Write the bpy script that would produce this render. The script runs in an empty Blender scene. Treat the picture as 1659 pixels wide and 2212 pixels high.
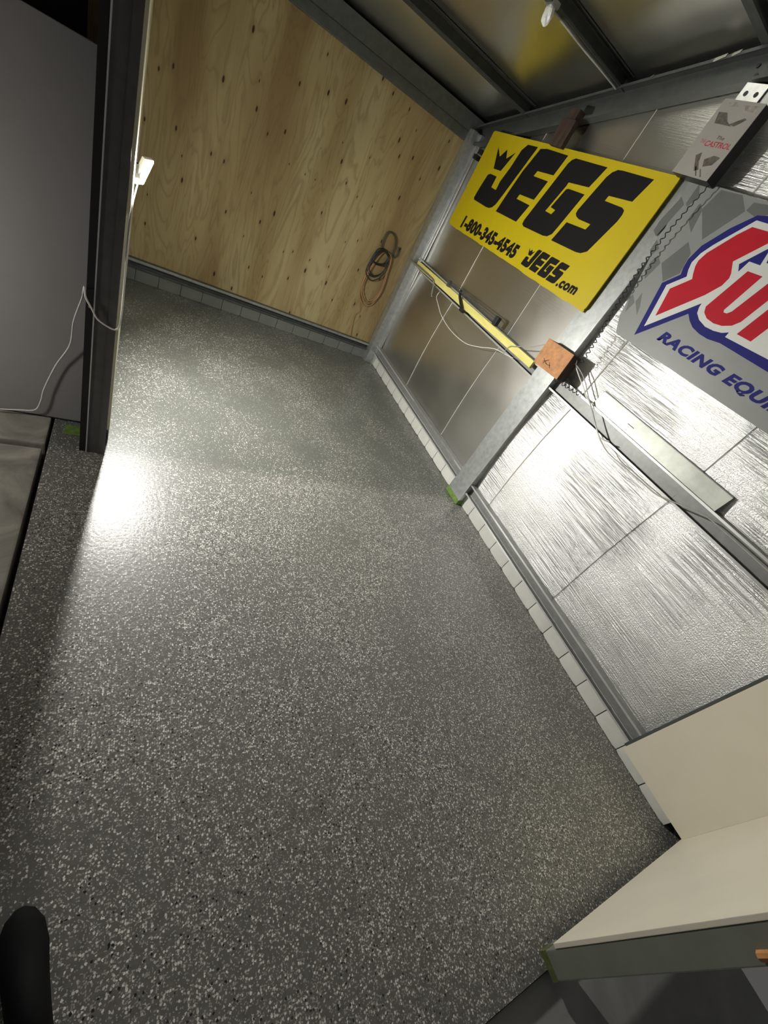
import bpy, bmesh, math, random
from mathutils import Matrix, Vector, noise
random.seed(7)
scene = bpy.context.scene
COL = scene.collection

# ------------------------------------------------------------------ camera
FPX = 899.703
cam_data = bpy.data.cameras.new('camera')
cam_data.sensor_fit = 'HORIZONTAL'
cam_data.sensor_width = 36.0
cam_data.lens = 36.0 * FPX / 1659.0
cam_data.clip_start = 0.02
cam = bpy.data.objects.new('camera', cam_data)
COL.objects.link(cam)
R0 = Vector((0.82777578, -0.33430631, 0.45058467))     # right
R1 = Vector((0.08419373, -0.71998787, -0.68886057))    # down
R2 = Vector((0.55470593, 0.6081585, -0.56784202))      # forward
M = Matrix(((R0.x, -R1.x, -R2.x, -2.5816), (R0.y, -R1.y, -R2.y, -4.5608),
            (R0.z, -R1.z, -R2.z, 1.75), (0, 0, 0, 1)))
cam.matrix_world = M
scene.camera = cam

# ------------------------------------------------------------------ world, exposure
world = bpy.data.worlds.new('night')
scene.world = world
world.use_nodes = True
world.node_tree.nodes['Background'].inputs[0].default_value = (0.68, 0.66, 0.62, 1)
world.node_tree.nodes['Background'].inputs[1].default_value = 0.12
scene.view_settings.view_transform = 'Standard'
scene.view_settings.look = 'None'
scene.view_settings.gamma = 1.0
scene.view_settings.use_curve_mapping = False
scene.view_settings.exposure = 0.0
scene.cycles.max_bounces = 8
scene.cycles.diffuse_bounces = 4
scene.cycles.glossy_bounces = 4
scene.cycles.adaptive_threshold = 0.025
LAMP_STRENGTH = 3300.0

# ------------------------------------------------------------------ materials
MATS = {}


def new_mat(name):
    m = bpy.data.materials.new(name)
    m.use_nodes = True
    nt = m.node_tree
    b = nt.nodes['Principled BSDF']
    MATS[name] = m
    return m, nt, b


def N(nt, kind, **kw):
    n = nt.nodes.new(kind)
    for k, v in kw.items():
        if k == 'ins':
            for i, val in v.items():
                n.inputs[i].default_value = val
        else:
            setattr(n, k, v)
    return n


def L(nt, a, b):
    nt.links.new(a, b)


def ramp(nt, stops, interp='LINEAR'):
    r = nt.nodes.new('ShaderNodeValToRGB')
    r.color_ramp.interpolation = interp
    e = r.color_ramp.elements
    while len(e) < len(stops):
        e.new(0.5)
    for i, (p, c) in enumerate(stops):
        e[i].position = p
        e[i].color = (c, c, c, 1) if not isinstance(c, tuple) else (c[0], c[1], c[2], 1)
    return r


def coords(nt, scale=(1, 1, 1)):
    tc = N(nt, 'ShaderNodeTexCoord')
    mp = N(nt, 'ShaderNodeMapping')
    mp.inputs['Scale'].default_value = scale
    L(nt, tc.outputs['Object'], mp.inputs['Vector'])
    return mp.outputs['Vector']


def plain(name, col, rough=0.5, metal=0.0, var=0.08, scale=12.0, bump=0.0, spec=0.5, stretch=(1, 1, 1)):
    m, nt, b = new_mat(name)
    v = coords(nt, stretch)
    n = N(nt, 'ShaderNodeTexNoise', ins={'Scale': scale, 'Detail': 5.0, 'Roughness': 0.6})
    L(nt, v, n.inputs['Vector'])
    lo = tuple(c * (1 - var) for c in col)
    hi = tuple(min(1, c * (1 + var)) for c in col)
    r = ramp(nt, [(0.3, lo), (0.7, hi)])
    L(nt, n.outputs['Fac'], r.inputs['Fac'])
    L(nt, r.outputs['Color'], b.inputs['Base Color'])
    b.inputs['Roughness'].default_value = rough
    b.inputs['Metallic'].default_value = metal
    b.inputs['Specular IOR Level'].default_value = spec
    if bump > 0:
        bp = N(nt, 'ShaderNodeBump', ins={'Strength': bump, 'Distance': 0.01})
        L(nt, n.outputs['Fac'], bp.inputs['Height'])
        L(nt, bp.outputs['Normal'], b.inputs['Normal'])
    return m


def math_node(nt, op, a, b=None, c=None):
    n = N(nt, 'ShaderNodeMath', operation=op)
    for i, x in enumerate((a, b, c)):
        if x is None:
            continue
        if isinstance(x, (int, float)):
            n.inputs[i].default_value = x
        else:
            L(nt, x, n.inputs[i])
    return n.outputs[0]


def mixc(nt, fac, a, b):
    n = N(nt, 'ShaderNodeMix', data_type='RGBA')
    if isinstance(fac, (int, float)):
        n.inputs['Factor'].default_value = fac
    else:
        L(nt, fac, n.inputs['Factor'])
    for k, x in ((6, a), (7, b)):
        if isinstance(x, tuple):
            n.inputs[k].default_value = (x[0], x[1], x[2], 1)
        else:
            L(nt, x, n.inputs[k])
    return n.outputs[2]


def flake_floor():
    m, nt, b = new_mat('epoxy_flake')
    v = coords(nt)
    big = N(nt, 'ShaderNodeTexNoise', ins={'Scale': 2.2, 'Detail': 3.0})
    L(nt, v, big.inputs['Vector'])
    warp = N(nt, 'ShaderNodeTexNoise', ins={'Scale': 220.0, 'Detail': 1.0})
    L(nt, v, warp.inputs['Vector'])
    vw = N(nt, 'ShaderNodeVectorMath', operation='MULTIPLY_ADD')
    L(nt, warp.outputs['Color'], vw.inputs[0])
    vw.inputs[1].default_value = (0.006, 0.006, 0)
    L(nt, v, vw.inputs[2])
    fl = None

    # two coating batches met along a taped line between the posts
    sy = N(nt, 'ShaderNodeSeparateXYZ')
    L(nt, v, sy.inputs[0])
    edge = N(nt, 'ShaderNodeMapRange')
    L(nt, math_node(nt, 'MULTIPLY_ADD', big.outputs['Fac'], 0.05, sy.outputs['Y']), edge.inputs['Value'])
    edge.inputs['From Min'].default_value = -2.47
    edge.inputs['From Max'].default_value = -2.37
    back = edge.outputs['Result']

    def layer(scale, rnd_lo, dist):
        vo = N(nt, 'ShaderNodeTexVoronoi', voronoi_dimensions='2D', ins={'Scale': scale, 'Randomness': 1.0})
        L(nt, vw.outputs[0], vo.inputs['Vector'])
        sep = N(nt, 'ShaderNodeSeparateColor')
        L(nt, vo.outputs['Color'], sep.inputs[0])
        # the share of flakes thrown varies gently over the floor
        th = math_node(nt, 'MULTIPLY_ADD', big.outputs['Fac'], -0.5, rnd_lo + 0.25)
        th = math_node(nt, 'MULTIPLY_ADD', back, 0.15, th)
        pick = math_node(nt, 'GREATER_THAN', sep.outputs[0], th)
        near = math_node(nt, 'LESS_THAN', vo.outputs['Distance'], dist)
        tone = sep.outputs[1]
        return math_node(nt, 'MULTIPLY', pick, near), tone

    w1, t1 = layer(140.0, 0.78, 0.42)
    w2, t2 = layer(230.0, 0.70, 0.45)
    k1, _ = layer(110.0, 0.96, 0.36)
    base = N(nt, 'ShaderNodeTexNoise', ins={'Scale': 38.0, 'Detail': 6.0, 'Roughness': 0.7})
    L(nt, v, base.inputs['Vector'])
    br = ramp(nt, [(0.3, (0.125, 0.124, 0.114)), (0.7, (0.195, 0.192, 0.178))])
    L(nt, base.outputs['Fac'], br.inputs['Fac'])
    tr = ramp(nt, [(0.0, (0.55, 0.54, 0.50)), (1.0, (0.95, 0.94, 0.89))])
    L(nt, t1, tr.inputs['Fac'])
    base_c = mixc(nt, math_node(nt, 'MULTIPLY', back, 0.8), br.outputs['Color'], (0.108, 0.117, 0.102))
    c = mixc(nt, w2, base_c, (0.42, 0.41, 0.385))
    c = mixc(nt, w1, c, tr.outputs['Color'])
    c = mixc(nt, k1, c, (0.02, 0.02, 0.022))
    L(nt, c, b.inputs['Base Color'])
    b.inputs['Roughness'].default_value = 0.42
    b.inputs['Coat Weight'].default_value = 0.30
    b.inputs['Coat Roughness'].default_value = 0.31
    peel = N(nt, 'ShaderNodeTexNoise', ins={'Scale': 60.0, 'Detail': 3.0})
    L(nt, v, peel.inputs['Vector'])
    h = math_node(nt, 'MULTIPLY_ADD', w1, 0.25, peel.outputs['Fac'])
    bp = N(nt, 'ShaderNodeBump', ins={'Strength': 0.32, 'Distance': 0.004})
    L(nt, h, bp.inputs['Height'])
    L(nt, bp.outputs['Normal'], b.inputs['Normal'])
    L(nt, bp.outputs['Normal'], b.inputs['Coat Normal'])
    return m


def plywood():
    m, nt, b = new_mat('plywood')
    v = coords(nt, (5.0, 1.0, 0.75))
    g = N(nt, 'ShaderNodeTexNoise', ins={'Scale': 1.0, 'Detail': 3.5, 'Roughness': 0.5, 'Distortion': 0.6})
    L(nt, v, g.inputs['Vector'])
    rings = math_node(nt, 'FRACT', math_node(nt, 'MULTIPLY', g.outputs['Fac'], 13.0))
    rr = ramp(nt, [(0.0, 0.45), (0.16, 1.0), (0.7, 1.0), (1.0, 0.35)])
    L(nt, rings, rr.inputs['Fac'])
    big = N(nt, 'ShaderNodeTexNoise', ins={'Scale': 0.55, 'Detail': 4.0})
    L(nt, v, big.inputs['Vector'])
    tone = ramp(nt, [(0.34, (0.285, 0.20, 0.09)), (0.5, (0.405, 0.32, 0.158)), (0.64, (0.49, 0.415, 0.228))])
    L(nt, big.outputs['Fac'], tone.inputs['Fac'])
    fine = N(nt, 'ShaderNodeTexNoise', ins={'Scale': 1.0, 'Detail': 4.0, 'Roughness': 0.7})
    L(nt, coords(nt, (90.0, 1.0, 4.0)), fine.inputs['Vector'])
    c = mixc(nt, math_node(nt, 'MULTIPLY', math_node(nt, 'SUBTRACT', 1.0, rr.outputs['Color']), 0.62), tone.outputs['Color'], (0.20, 0.125, 0.055))
    c = mixc(nt, math_node(nt, 'MULTIPLY', math_node(nt, 'SUBTRACT', fine.outputs['Fac'], 0.35), 0.45), c, (0.26, 0.165, 0.075))
    # pin knots and football knots, longer than wide
    sx = N(nt, 'ShaderNodeSeparateXYZ')
    L(nt, coords(nt, (7.6, 1.0, 2.9)), sx.inputs[0])
    cx_ = N(nt, 'ShaderNodeCombineXYZ')
    L(nt, sx.outputs['X'], cx_.inputs[0])
    L(nt, sx.outputs['Z'], cx_.inputs[1])
    vo = N(nt, 'ShaderNodeTexVoronoi', voronoi_dimensions='2D', ins={'Scale': 1.0, 'Randomness': 1.0})
    L(nt, cx_.outputs[0], vo.inputs['Vector'])
    sep = N(nt, 'ShaderNodeSeparateColor')
    L(nt, vo.outputs['Color'], sep.inputs[0])
    rad = math_node(nt, 'MULTIPLY_ADD', sep.outputs[1], 0.055, 0.022)
    kn = N(nt, 'ShaderNodeMapRange')
    L(nt, math_node(nt, 'DIVIDE', vo.outputs['Distance'], rad), kn.inputs['Value'])
    kn.inputs['From Min'].default_value = 1.15
    kn.inputs['From Max'].default_value = 0.7
    kpick = math_node(nt, 'MULTIPLY', kn.outputs['Result'], math_node(nt, 'GREATER_THAN', sep.outputs[0], 0.36))
    halo = N(nt, 'ShaderNodeMapRange')
    L(nt, math_node(nt, 'DIVIDE', vo.outputs['Distance'], rad), halo.inputs['Value'])
    halo.inputs['From Min'].default_value = 3.0
    halo.inputs['From Max'].default_value = 0.5
    hp = math_node(nt, 'MULTIPLY', math_node(nt, 'MULTIPLY', halo.outputs['Result'], 0.45), math_node(nt, 'GREATER_THAN', sep.outputs[0], 0.36))
    c = mixc(nt, hp, c, (0.25, 0.14, 0.055))
    c = mixc(nt, kpick, c, (0.045, 0.024, 0.011))
    L(nt, c, b.inputs['Base Color'])
    b.inputs['Roughness'].default_value = 0.62
    b.inputs['Specular IOR Level'].default_value = 0.3
    return m


def foil(name, rough, col, line_str, line_pitch, crinkle, crinkle_scale=90.0):
    m, nt, b = new_mat(name)
    v = coords(nt)
    b.inputs['Metallic'].default_value = 1.0
    n0 = N(nt, 'ShaderNodeTexNoise', ins={'Scale': 1.6, 'Detail': 3.0})
    L(nt, v, n0.inputs['Vector'])
    cr = ramp(nt, [(0.35, tuple(x * 0.9 for x in col)), (0.65, col)])
    L(nt, n0.outputs['Fac'], cr.inputs['Fac'])
    L(nt, cr.outputs['Color'], b.inputs['Base Color'])
    rr = N(nt, 'ShaderNodeMapRange')
    L(nt, n0.outputs['Fac'], rr.inputs['Value'])
    rr.inputs['From Min'].default_value = 0.3
    rr.inputs['From Max'].default_value = 0.7
    rr.inputs['To Min'].default_value = rough
    rr.inputs['To Max'].default_value = rough * 1.25
    L(nt, rr.outputs['Result'], b.inputs['Roughness'])
    # fine horizontal creases of the laminated sheet
    lv = coords(nt, (0.0, 1.1, 1.0 / line_pitch))
    ln = N(nt, 'ShaderNodeTexNoise', ins={'Scale': 1.0, 'Detail': 2.5, 'Roughness': 0.65})
    L(nt, lv, ln.inputs['Vector'])
    patch = ramp(nt, [(0.42, 0.25), (0.62, 1.0)])
    pn = N(nt, 'ShaderNodeTexNoise', ins={'Scale': 1.9, 'Detail': 1.0})
    L(nt, v, pn.inputs['Vector'])
    L(nt, pn.outputs['Fac'], patch.inputs['Fac'])
    ridge = math_node(nt, 'POWER', math_node(nt, 'SUBTRACT', 1.0, math_node(nt, 'ABSOLUTE', math_node(nt, 'MULTIPLY_ADD', ln.outputs['Fac'], 2.0, -1.0))), 9.0)
    lines = math_node(nt, 'MULTIPLY', ridge, patch.outputs['Color'])
    ck = N(nt, 'ShaderNodeTexNoise', ins={'Scale': crinkle_scale, 'Detail': 3.0, 'Roughness': 0.7})
    L(nt, v, ck.inputs['Vector'])
    hh = math_node(nt, 'ADD', math_node(nt, 'MULTIPLY', lines, line_str), math_node(nt, 'MULTIPLY', ck.outputs['Fac'], crinkle))
    bp = N(nt, 'ShaderNodeBump', ins={'Strength': 1.0, 'Distance': 0.01})
    L(nt, hh, bp.inputs['Height'])
    L(nt, bp.outputs['Normal'], b.inputs['Normal'])
    return m


flake_floor()
plywood()
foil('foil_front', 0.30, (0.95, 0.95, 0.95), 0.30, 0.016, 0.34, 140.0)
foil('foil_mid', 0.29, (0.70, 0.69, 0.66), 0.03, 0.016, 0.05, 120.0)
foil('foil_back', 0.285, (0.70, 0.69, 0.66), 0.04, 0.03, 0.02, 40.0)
foil('foil_roof', 0.30, (0.88, 0.875, 0.83), 0.03, 0.06, 0.05, 12.0)
plain('foil_tape', (0.88, 0.88, 0.86), 0.22, 1.0, 0.05, 40)
plain('seam_pale', (0.85, 0.83, 0.76), 0.4, 0.3, 0.05, 40)
plain('seam_dark', (0.10, 0.10, 0.10), 0.4, 0.3, 0.05, 40)
plain('girt_steel', (0.27, 0.275, 0.27), 0.45, 0.3, 0.12, 26)
plain('galv', (0.50, 0.52, 0.52), 0.38, 0.75, 0.16, 26)
plain('galv_bright', (0.68, 0.70, 0.70), 0.30, 0.85, 0.14, 20)
plain('galv_dark', (0.13, 0.142, 0.138), 0.42, 0.5, 0.15, 20)
plain('purlin_steel', (0.085, 0.092, 0.087), 0.5, 0.35, 0.15, 15)
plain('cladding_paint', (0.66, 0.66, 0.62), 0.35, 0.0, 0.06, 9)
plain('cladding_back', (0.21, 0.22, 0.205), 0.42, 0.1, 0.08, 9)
plain('dark_cladding', (0.02, 0.021, 0.022), 0.7, 0.0, 0.1, 6)
plain('post_charcoal', (0.095, 0.094, 0.093), 0.4, 0.3, 0.15, 18)
plain('post_black', (0.006, 0.006, 0.007), 0.5, 0.0, 0.1, 18)
plain('post_cream', (0.80, 0.76, 0.58), 0.45, 0.0, 0.06, 14)
plain('edge_highlight', (0.75, 0.76, 0.76), 0.28, 0.6, 0.05, 30)  # edge highlights on the steel, put into a paler colour
plain('grey_board', (0.30, 0.293, 0.29), 0.55, 0.0, 0.05, 3)
plain('white_board', (0.74, 0.69, 0.57), 0.5, 0.0, 0.035, 3.5, 0.0, 0.3)
plain('jamb_paint', (0.20, 0.21, 0.175), 0.5, 0.1, 0.1, 8)
plain('rubber_black', (0.012, 0.012, 0.012), 0.55)
plain('plastic_white', (0.82, 0.82, 0.80), 0.4)
plain('cable_white', (0.80, 0.79, 0.76), 0.45)
plain('cable_grey', (0.45, 0.44, 0.42), 0.45)
plain('cord_black', (0.014, 0.014, 0.015), 0.4)
plain('cord_brown', (0.42, 0.235, 0.10), 0.55)
plain('hose_green', (0.052, 0.058, 0.028), 0.5)
plain('tape_green', (0.15, 0.25, 0.05), 0.6, 0.0, 0.3, 40)
plain('tape_olive', (0.10, 0.125, 0.04), 0.6, 0.0, 0.3, 40)
plain('sign_yellow', (0.54, 0.42, 0.001), 0.5, 0.0, 0.03, 3)
plain('print_black', (0.010, 0.010, 0.011), 0.6, 0.0, 0.08, 12, 0, 0.15)
plain('banner_grey', (0.25, 0.26, 0.255), 0.42, 0.0, 0.06, 4)
plain('banner_check', (0.13, 0.136, 0.132), 0.42, 0.0, 0.06, 4)
plain('print_white', (0.66, 0.67, 0.645), 0.42, 0.0, 0.02)
plain('print_blue', (0.020, 0.020, 0.17), 0.6, 0.0, 0.08, 12, 0, 0.15)
plain('print_red', (0.48, 0.010, 0.024), 0.6, 0.0, 0.06, 12, 0, 0.2)
plain('box_paper', (0.33, 0.31, 0.29), 0.5, 0.0, 0.05, 6)
plain('print_red_dull', (0.42, 0.03, 0.05), 0.5)
plain('print_sketch', (0.10, 0.085, 0.07), 0.5, 0.0, 0.5, 60)
plain('print_sketch_light', (0.30, 0.27, 0.24), 0.5, 0.0, 0.35, 40)
plain('timber_dark', (0.055, 0.034, 0.026), 0.65, 0.0, 0.4, 30, 0.3, 0.3, (1, 1, 0.2))
plain('rust_box', (0.52, 0.235, 0.085), 0.6, 0.0, 0.25, 28)
plain('rust_scratch', (0.10, 0.05, 0.025), 0.7)
plain('yellow_timber', (0.82, 0.74, 0.24), 0.5, 0.0, 0.1, 18, 0, 0.5, (1, 0.2, 1))
plain('bolt_steel', (0.6, 0.6, 0.58), 0.3, 0.9)
plain('plate_galv', (0.66, 0.68, 0.62), 0.42, 0.55, 0.2, 7)
plain('cloth_black', (0.006, 0.006, 0.007), 0.9, 0.0, 0.2, 60, 0.2, 0.1)
plain('shoe_black', (0.005, 0.005, 0.006), 0.75, 0.0, 0.2, 30, 0.0, 0.2)
plain('skin', (0.55, 0.36, 0.27), 0.55)
plain('hair', (0.03, 0.02, 0.014), 0.6)


def concrete(name, c0, c1):
    m, nt, b = new_mat(name)
    v = coords(nt)
    n = N(nt, 'ShaderNodeTexNoise', ins={'Scale': 3.2, 'Detail': 8.0, 'Roughness': 0.65, 'Distortion': 0.8})
    L(nt, v, n.inputs['Vector'])
    r = ramp(nt, [(0.32, c0), (0.68, c1)])
    L(nt, n.outputs['Fac'], r.inputs['Fac'])
    L(nt, r.outputs['Color'], b.inputs['Base Color'])
    b.inputs['Roughness'].default_value = 0.55
    bp = N(nt, 'ShaderNodeBump', ins={'Strength': 0.25, 'Distance': 0.01})
    L(nt, n.outputs['Fac'], bp.inputs['Height'])
    L(nt, bp.outputs['Normal'], b.inputs['Normal'])


concrete('concrete_old', (0.14, 0.132, 0.115), (0.52, 0.485, 0.43))
concrete('concrete_apron', (0.24, 0.245, 0.24), (0.36, 0.36, 0.345))

em, nt_, b_ = new_mat('lamp_diffuser')
b_.inputs['Base Color'].default_value = (0.9, 0.9, 0.9, 1)
b_.inputs['Emission Color'].default_value = (1.0, 0.985, 0.925, 1)
b_.inputs['Emission Strength'].default_value = LAMP_STRENGTH


em2, nt_, b_ = new_mat('lamp_diffuser_low')
b_.inputs['Base Color'].default_value = (0.9, 0.9, 0.9, 1)
b_.inputs['Emission Color'].default_value = (1.0, 0.95, 0.87, 1)
b_.inputs['Emission Strength'].default_value = 190.0


# ------------------------------------------------------------------ mesh helpers
def obj(name, bm, mat, parent=None, smooth=False):
    bmesh.ops.recalc_face_normals(bm, faces=bm.faces)
    me = bpy.data.meshes.new(name)
    bm.to_mesh(me)
    bm.free()
    if mat:
        me.materials.append(MATS[mat])
    if smooth:
        for p in me.polygons:
            p.use_smooth = True
    o = bpy.data.objects.new(name, me)
    COL.objects.link(o)
    if parent is not None:
        o.parent = parent
        o.matrix_parent_inverse = Matrix.Translation(-parent.location) if parent.type == 'EMPTY' else Matrix()
    return o


def thing(name, label, cat, loc=(0, 0, 0), group=None):
    o = bpy.data.objects.new(name, None)
    o.empty_display_size = 0.1
    o.location = loc
    COL.objects.link(o)
    o['label'] = label
    o['category'] = cat
    if group:
        o['group'] = group
    return o


def tag(o, label, cat, group=None):
    o['label'] = label
    o['category'] = cat
    if group:
        o['group'] = group
    return o


def struct(o, label=None):
    o['kind'] = 'structure'
    if label:
        o['label'] = label
    return o


def struct_root(name, loc=(0, 0, 0), label=None):
    o = bpy.data.objects.new(name, None)
    o.location = loc
    COL.objects.link(o)
    return struct(o, label)


def box(bm, x0, x1, y0, y1, z0, z1, bev=0.0):
    vs = [bm.verts.new(p) for p in ((x0, y0, z0), (x1, y0, z0), (x1, y1, z0), (x0, y1, z0),
                                    (x0, y0, z1), (x1, y0, z1), (x1, y1, z1), (x0, y1, z1))]
    fs = [bm.faces.new([vs[i] for i in f]) for f in ((0, 1, 2, 3), (4, 5, 6, 7), (0, 1, 5, 4), (1, 2, 6, 5), (2, 3, 7, 6), (3, 0, 4, 7))]
    if bev > 0:
        es = list({e for f in fs for e in f.edges})
        bmesh.ops.bevel(bm, geom=es, offset=bev, segments=2, affect='EDGES', profile=0.7)
    return bm


def B(*a, **k):
    return box(bmesh.new(), *a, **k)


def sweep(bm, prof, path):
    """extrude closed 2-D outline: path(p, t) -> 3-D for t in 0,1"""
    a = [bm.verts.new(path(p, 0)) for p in prof]
    c = [bm.verts.new(path(p, 1)) for p in prof]
    n = len(prof)
    for i in range(n):
        bm.faces.new((a[i], a[(i + 1) % n], c[(i + 1) % n], c[i]))
    bm.faces.new(a)
    bm.faces.new(c)
    return bm


def cprof(d, h, lip, t=0.004):
    """C section outline: web at d=0, flanges to d, lips turned in; (d, z)"""
    return [(0, 0), (d, 0), (d, lip), (d - t, lip), (d - t, t), (t, t), (t, h - t), (d - t, h - t), (d - t, h - lip), (d, h - lip), (d, h), (0, h)]


def tube(bm, pts, r, seg=8, closed=False, cap=True):
    pts = [Vector(p) for p in pts]
    n = len(pts)
    rings = []
    prev = None
    for i, p in enumerate(pts):
        if closed:
            d = pts[(i + 1) % n] - pts[i - 1]
        else:
            d = pts[min(i + 1, n - 1)] - pts[max(i - 1, 0)]
        d.normalize()
        if prev is None:
            u = d.cross(Vector((0, 0, 1)))
            if u.length < 0.1:
                u = d.cross(Vector((1, 0, 0)))
        else:
            u = prev - d * prev.dot(d)
        u.normalize()
        prev = u
        w = d.cross(u)
        rings.append([bm.verts.new(p + (u * math.cos(2 * math.pi * k / seg) + w * math.sin(2 * math.pi * k / seg)) * r) for k in range(seg)])
    m = n if closed else n - 1
    for i in range(m):
        a, c = rings[i], rings[(i + 1) % n]
        for k in range(seg):
            bm.faces.new((a[k], a[(k + 1) % seg], c[(k + 1) % seg], c[k]))
    if cap and not closed:
        bm.faces.new(rings[0])
        bm.faces.new(rings[-1])
    return bm


def spline(pts, n=8, closed=False):
    P = [Vector(p) for p in pts]
    out = []
    m = len(P)
    rng = m if closed else m - 1
    for i in range(rng):
        p1, p2 = P[i], P[(i + 1) % m]
        p0 = P[i - 1] if (i > 0 or closed) else p1
        p3 = P[(i + 2) % m] if (i + 2 < m or closed) else p2
        for k in range(n):
            t = k / n
            out.append(0.5 * ((2 * p1) + (-p0 + p2) * t + (2 * p0 - 5 * p1 + 4 * p2 - p3) * t * t + (-p0 + 3 * p1 - 3 * p2 + p3) * t ** 3))
    if not closed:
        out.append(P[-1])
    return out


def T(pts, r, seg=8, closed=False, n=8):
    return tube(bmesh.new(), spline(pts, n, closed), r, seg, closed)


def poly_x(pts, x, th=0.0006):
    """flat print: polygon of (y, z) in the plane x, thickness th towards the room (-x)"""
    bm = bmesh.new()
    a = [bm.verts.new((x, y, z)) for y, z in pts]
    c = [bm.verts.new((x - th, y, z)) for y, z in pts]
    n = len(pts)
    bm.faces.new(c)
    for i in range(n):
        bm.faces.new((a[i], a[(i + 1) % n], c[(i + 1) % n], c[i]))
    return bm


def text_bm(s, size, offset=0.0, shear=0.0, space=1.0):
    """lettering from the built-in font as a flat bmesh in x (right), y (up)"""
    cu = bpy.data.curves.new('lettering', 'FONT')
    cu.body = s
    cu.size = size
    cu.offset = offset
    cu.shear = shear
    cu.space_character = space
    cu.resolution_u = 3
    o = bpy.data.objects.new('lettering', cu)
    COL.objects.link(o)
    dg = bpy.context.evaluated_depsgraph_get()
    me = bpy.data.meshes.new_from_object(o.evaluated_get(dg))
    bm = bmesh.new()
    bm.from_mesh(me)
    COL.objects.unlink(o)
    bpy.data.objects.remove(o)
    bpy.data.curves.remove(cu)
    bpy.data.meshes.remove(me)
    return bm


def text_fit(s, p0, p1, h, x, offset=0.0, shear=0.0, space=1.0):
    """letters on the wall plane x, baseline from p0 to p1 (y, z), height h; reads towards -y"""
    bm = text_bm(s, 1.0, offset, shear, space)
    xs = [v.co.x for v in bm.verts]
    ys = [v.co.y for v in bm.verts]
    x0, x1, y0, y1 = min(xs), max(xs), 0.0, max(ys)
    d = Vector((p1[0] - p0[0], p1[1] - p0[1]))
    up = Vector((-d.y, d.x)).normalized()
    if up.y < 0:
        up = -up
    for v in bm.verts:
        t = (v.co.x - x0) / (x1 - x0)
        k = (v.co.y - y0) / (y1 - y0) * h
        v.co = (x, p0[0] + d.x * t + up.x * k, p0[1] + d.y * t + up.y * k)
    return bm


# ================================================================== SETTING
ROOF_C, ROOF_M = 2.425, -0.275


def roofz(y, off=0.0):
    return ROOF_C + ROOF_M * y + off


XW = 0.034          # foil plane of the right wall
YB = 0.10           # plywood plane
XL = -6.2           # far left of the building

# floor: the coated slab, and the old concrete beside it
fl = struct(obj('floor', B(-2.85, 0.12, -5.04, 0.25, -0.12, 0.0), 'epoxy_flake'))
fl2 = struct_root('floor_concrete', (-3.5, -3.0, 0))
bm = B(XL, -2.875, -5.04, -2.46, -0.12, -0.012, bev=0.008)
obj('slab', bm, 'concrete_old', fl2)
bm = B(XL, -2.865, -2.44, 0.25, -0.12, 0.004, bev=0.008)
obj('slab', bm, 'concrete_old', fl2)
obj('joint_bed', B(XL, 0.12, -5.04, 0.25, -0.16, -0.10), 'dark_cladding', fl2)
ap = struct(obj('ground', B(-7.5, 0.0, -9.5, -5.05, -0.15, -0.03, bev=0.006), 'concrete_apron'))

# back wall: plywood lining between steel rails, skirt of sheet metal below
wb = struct_root('wall_back', (-1.3, YB, 0))
obj('plywood_sheet', B(-2.95, -0.075, YB, YB + 0.012, 0.19, 2.32), 'plywood', wb)
rail = cprof(0.06, 0.075, 0.014)
obj('bottom_rail', sweep(bmesh.new(), rail, lambda p, t: ((-2.95, -0.075)[t], YB + 0.012 - p[0], 0.125 + p[1])), 'galv_dark', wb)
obj('rail_lip_highlight', B(-2.95, -0.09, YB - 0.052, YB - 0.047, 0.178, 0.2), 'galv', wb)  # bright line on the rail's lip, painted as a paler strip
obj('top_rail', B(-2.95, 0.0, YB - 0.03, YB + 0.02, 2.27, 2.345, bev=0.006), 'galv_dark', wb)
x = -0.06
k = 0
while x > -2.95:
    bm = bmesh.new()
    w = 0.1905
    cols = []
    for i in range(7):
        t = i / 6
        bulge = 0.003 * math.sin(math.pi * t)
        zb = 0.002 + 0.003 * (abs(2 * t - 1) ** 10)
        cols.append((bm.verts.new((x - t * (w - 0.004), YB - 0.012 - bulge, zb)), bm.verts.new((x - t * (w - 0.004), YB - 0.012 - bulge, 0.128))))
    for i in range(6):
        bm.faces.new((cols[i][0], cols[i + 1][0], cols[i + 1][1], cols[i][1]))
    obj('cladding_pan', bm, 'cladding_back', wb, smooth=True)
    x -= w
obj('outer_sheet', B(XL, 0.2, YB + 0.05, YB + 0.08, 0.0, 2.6), 'dark_cladding', wb)

# left end, far in the dark
struct(obj('wall_left', B(XL - 0.05, XL, -5.04, 0.25, -0.1, 4.2), 'dark_cladding'))

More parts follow.
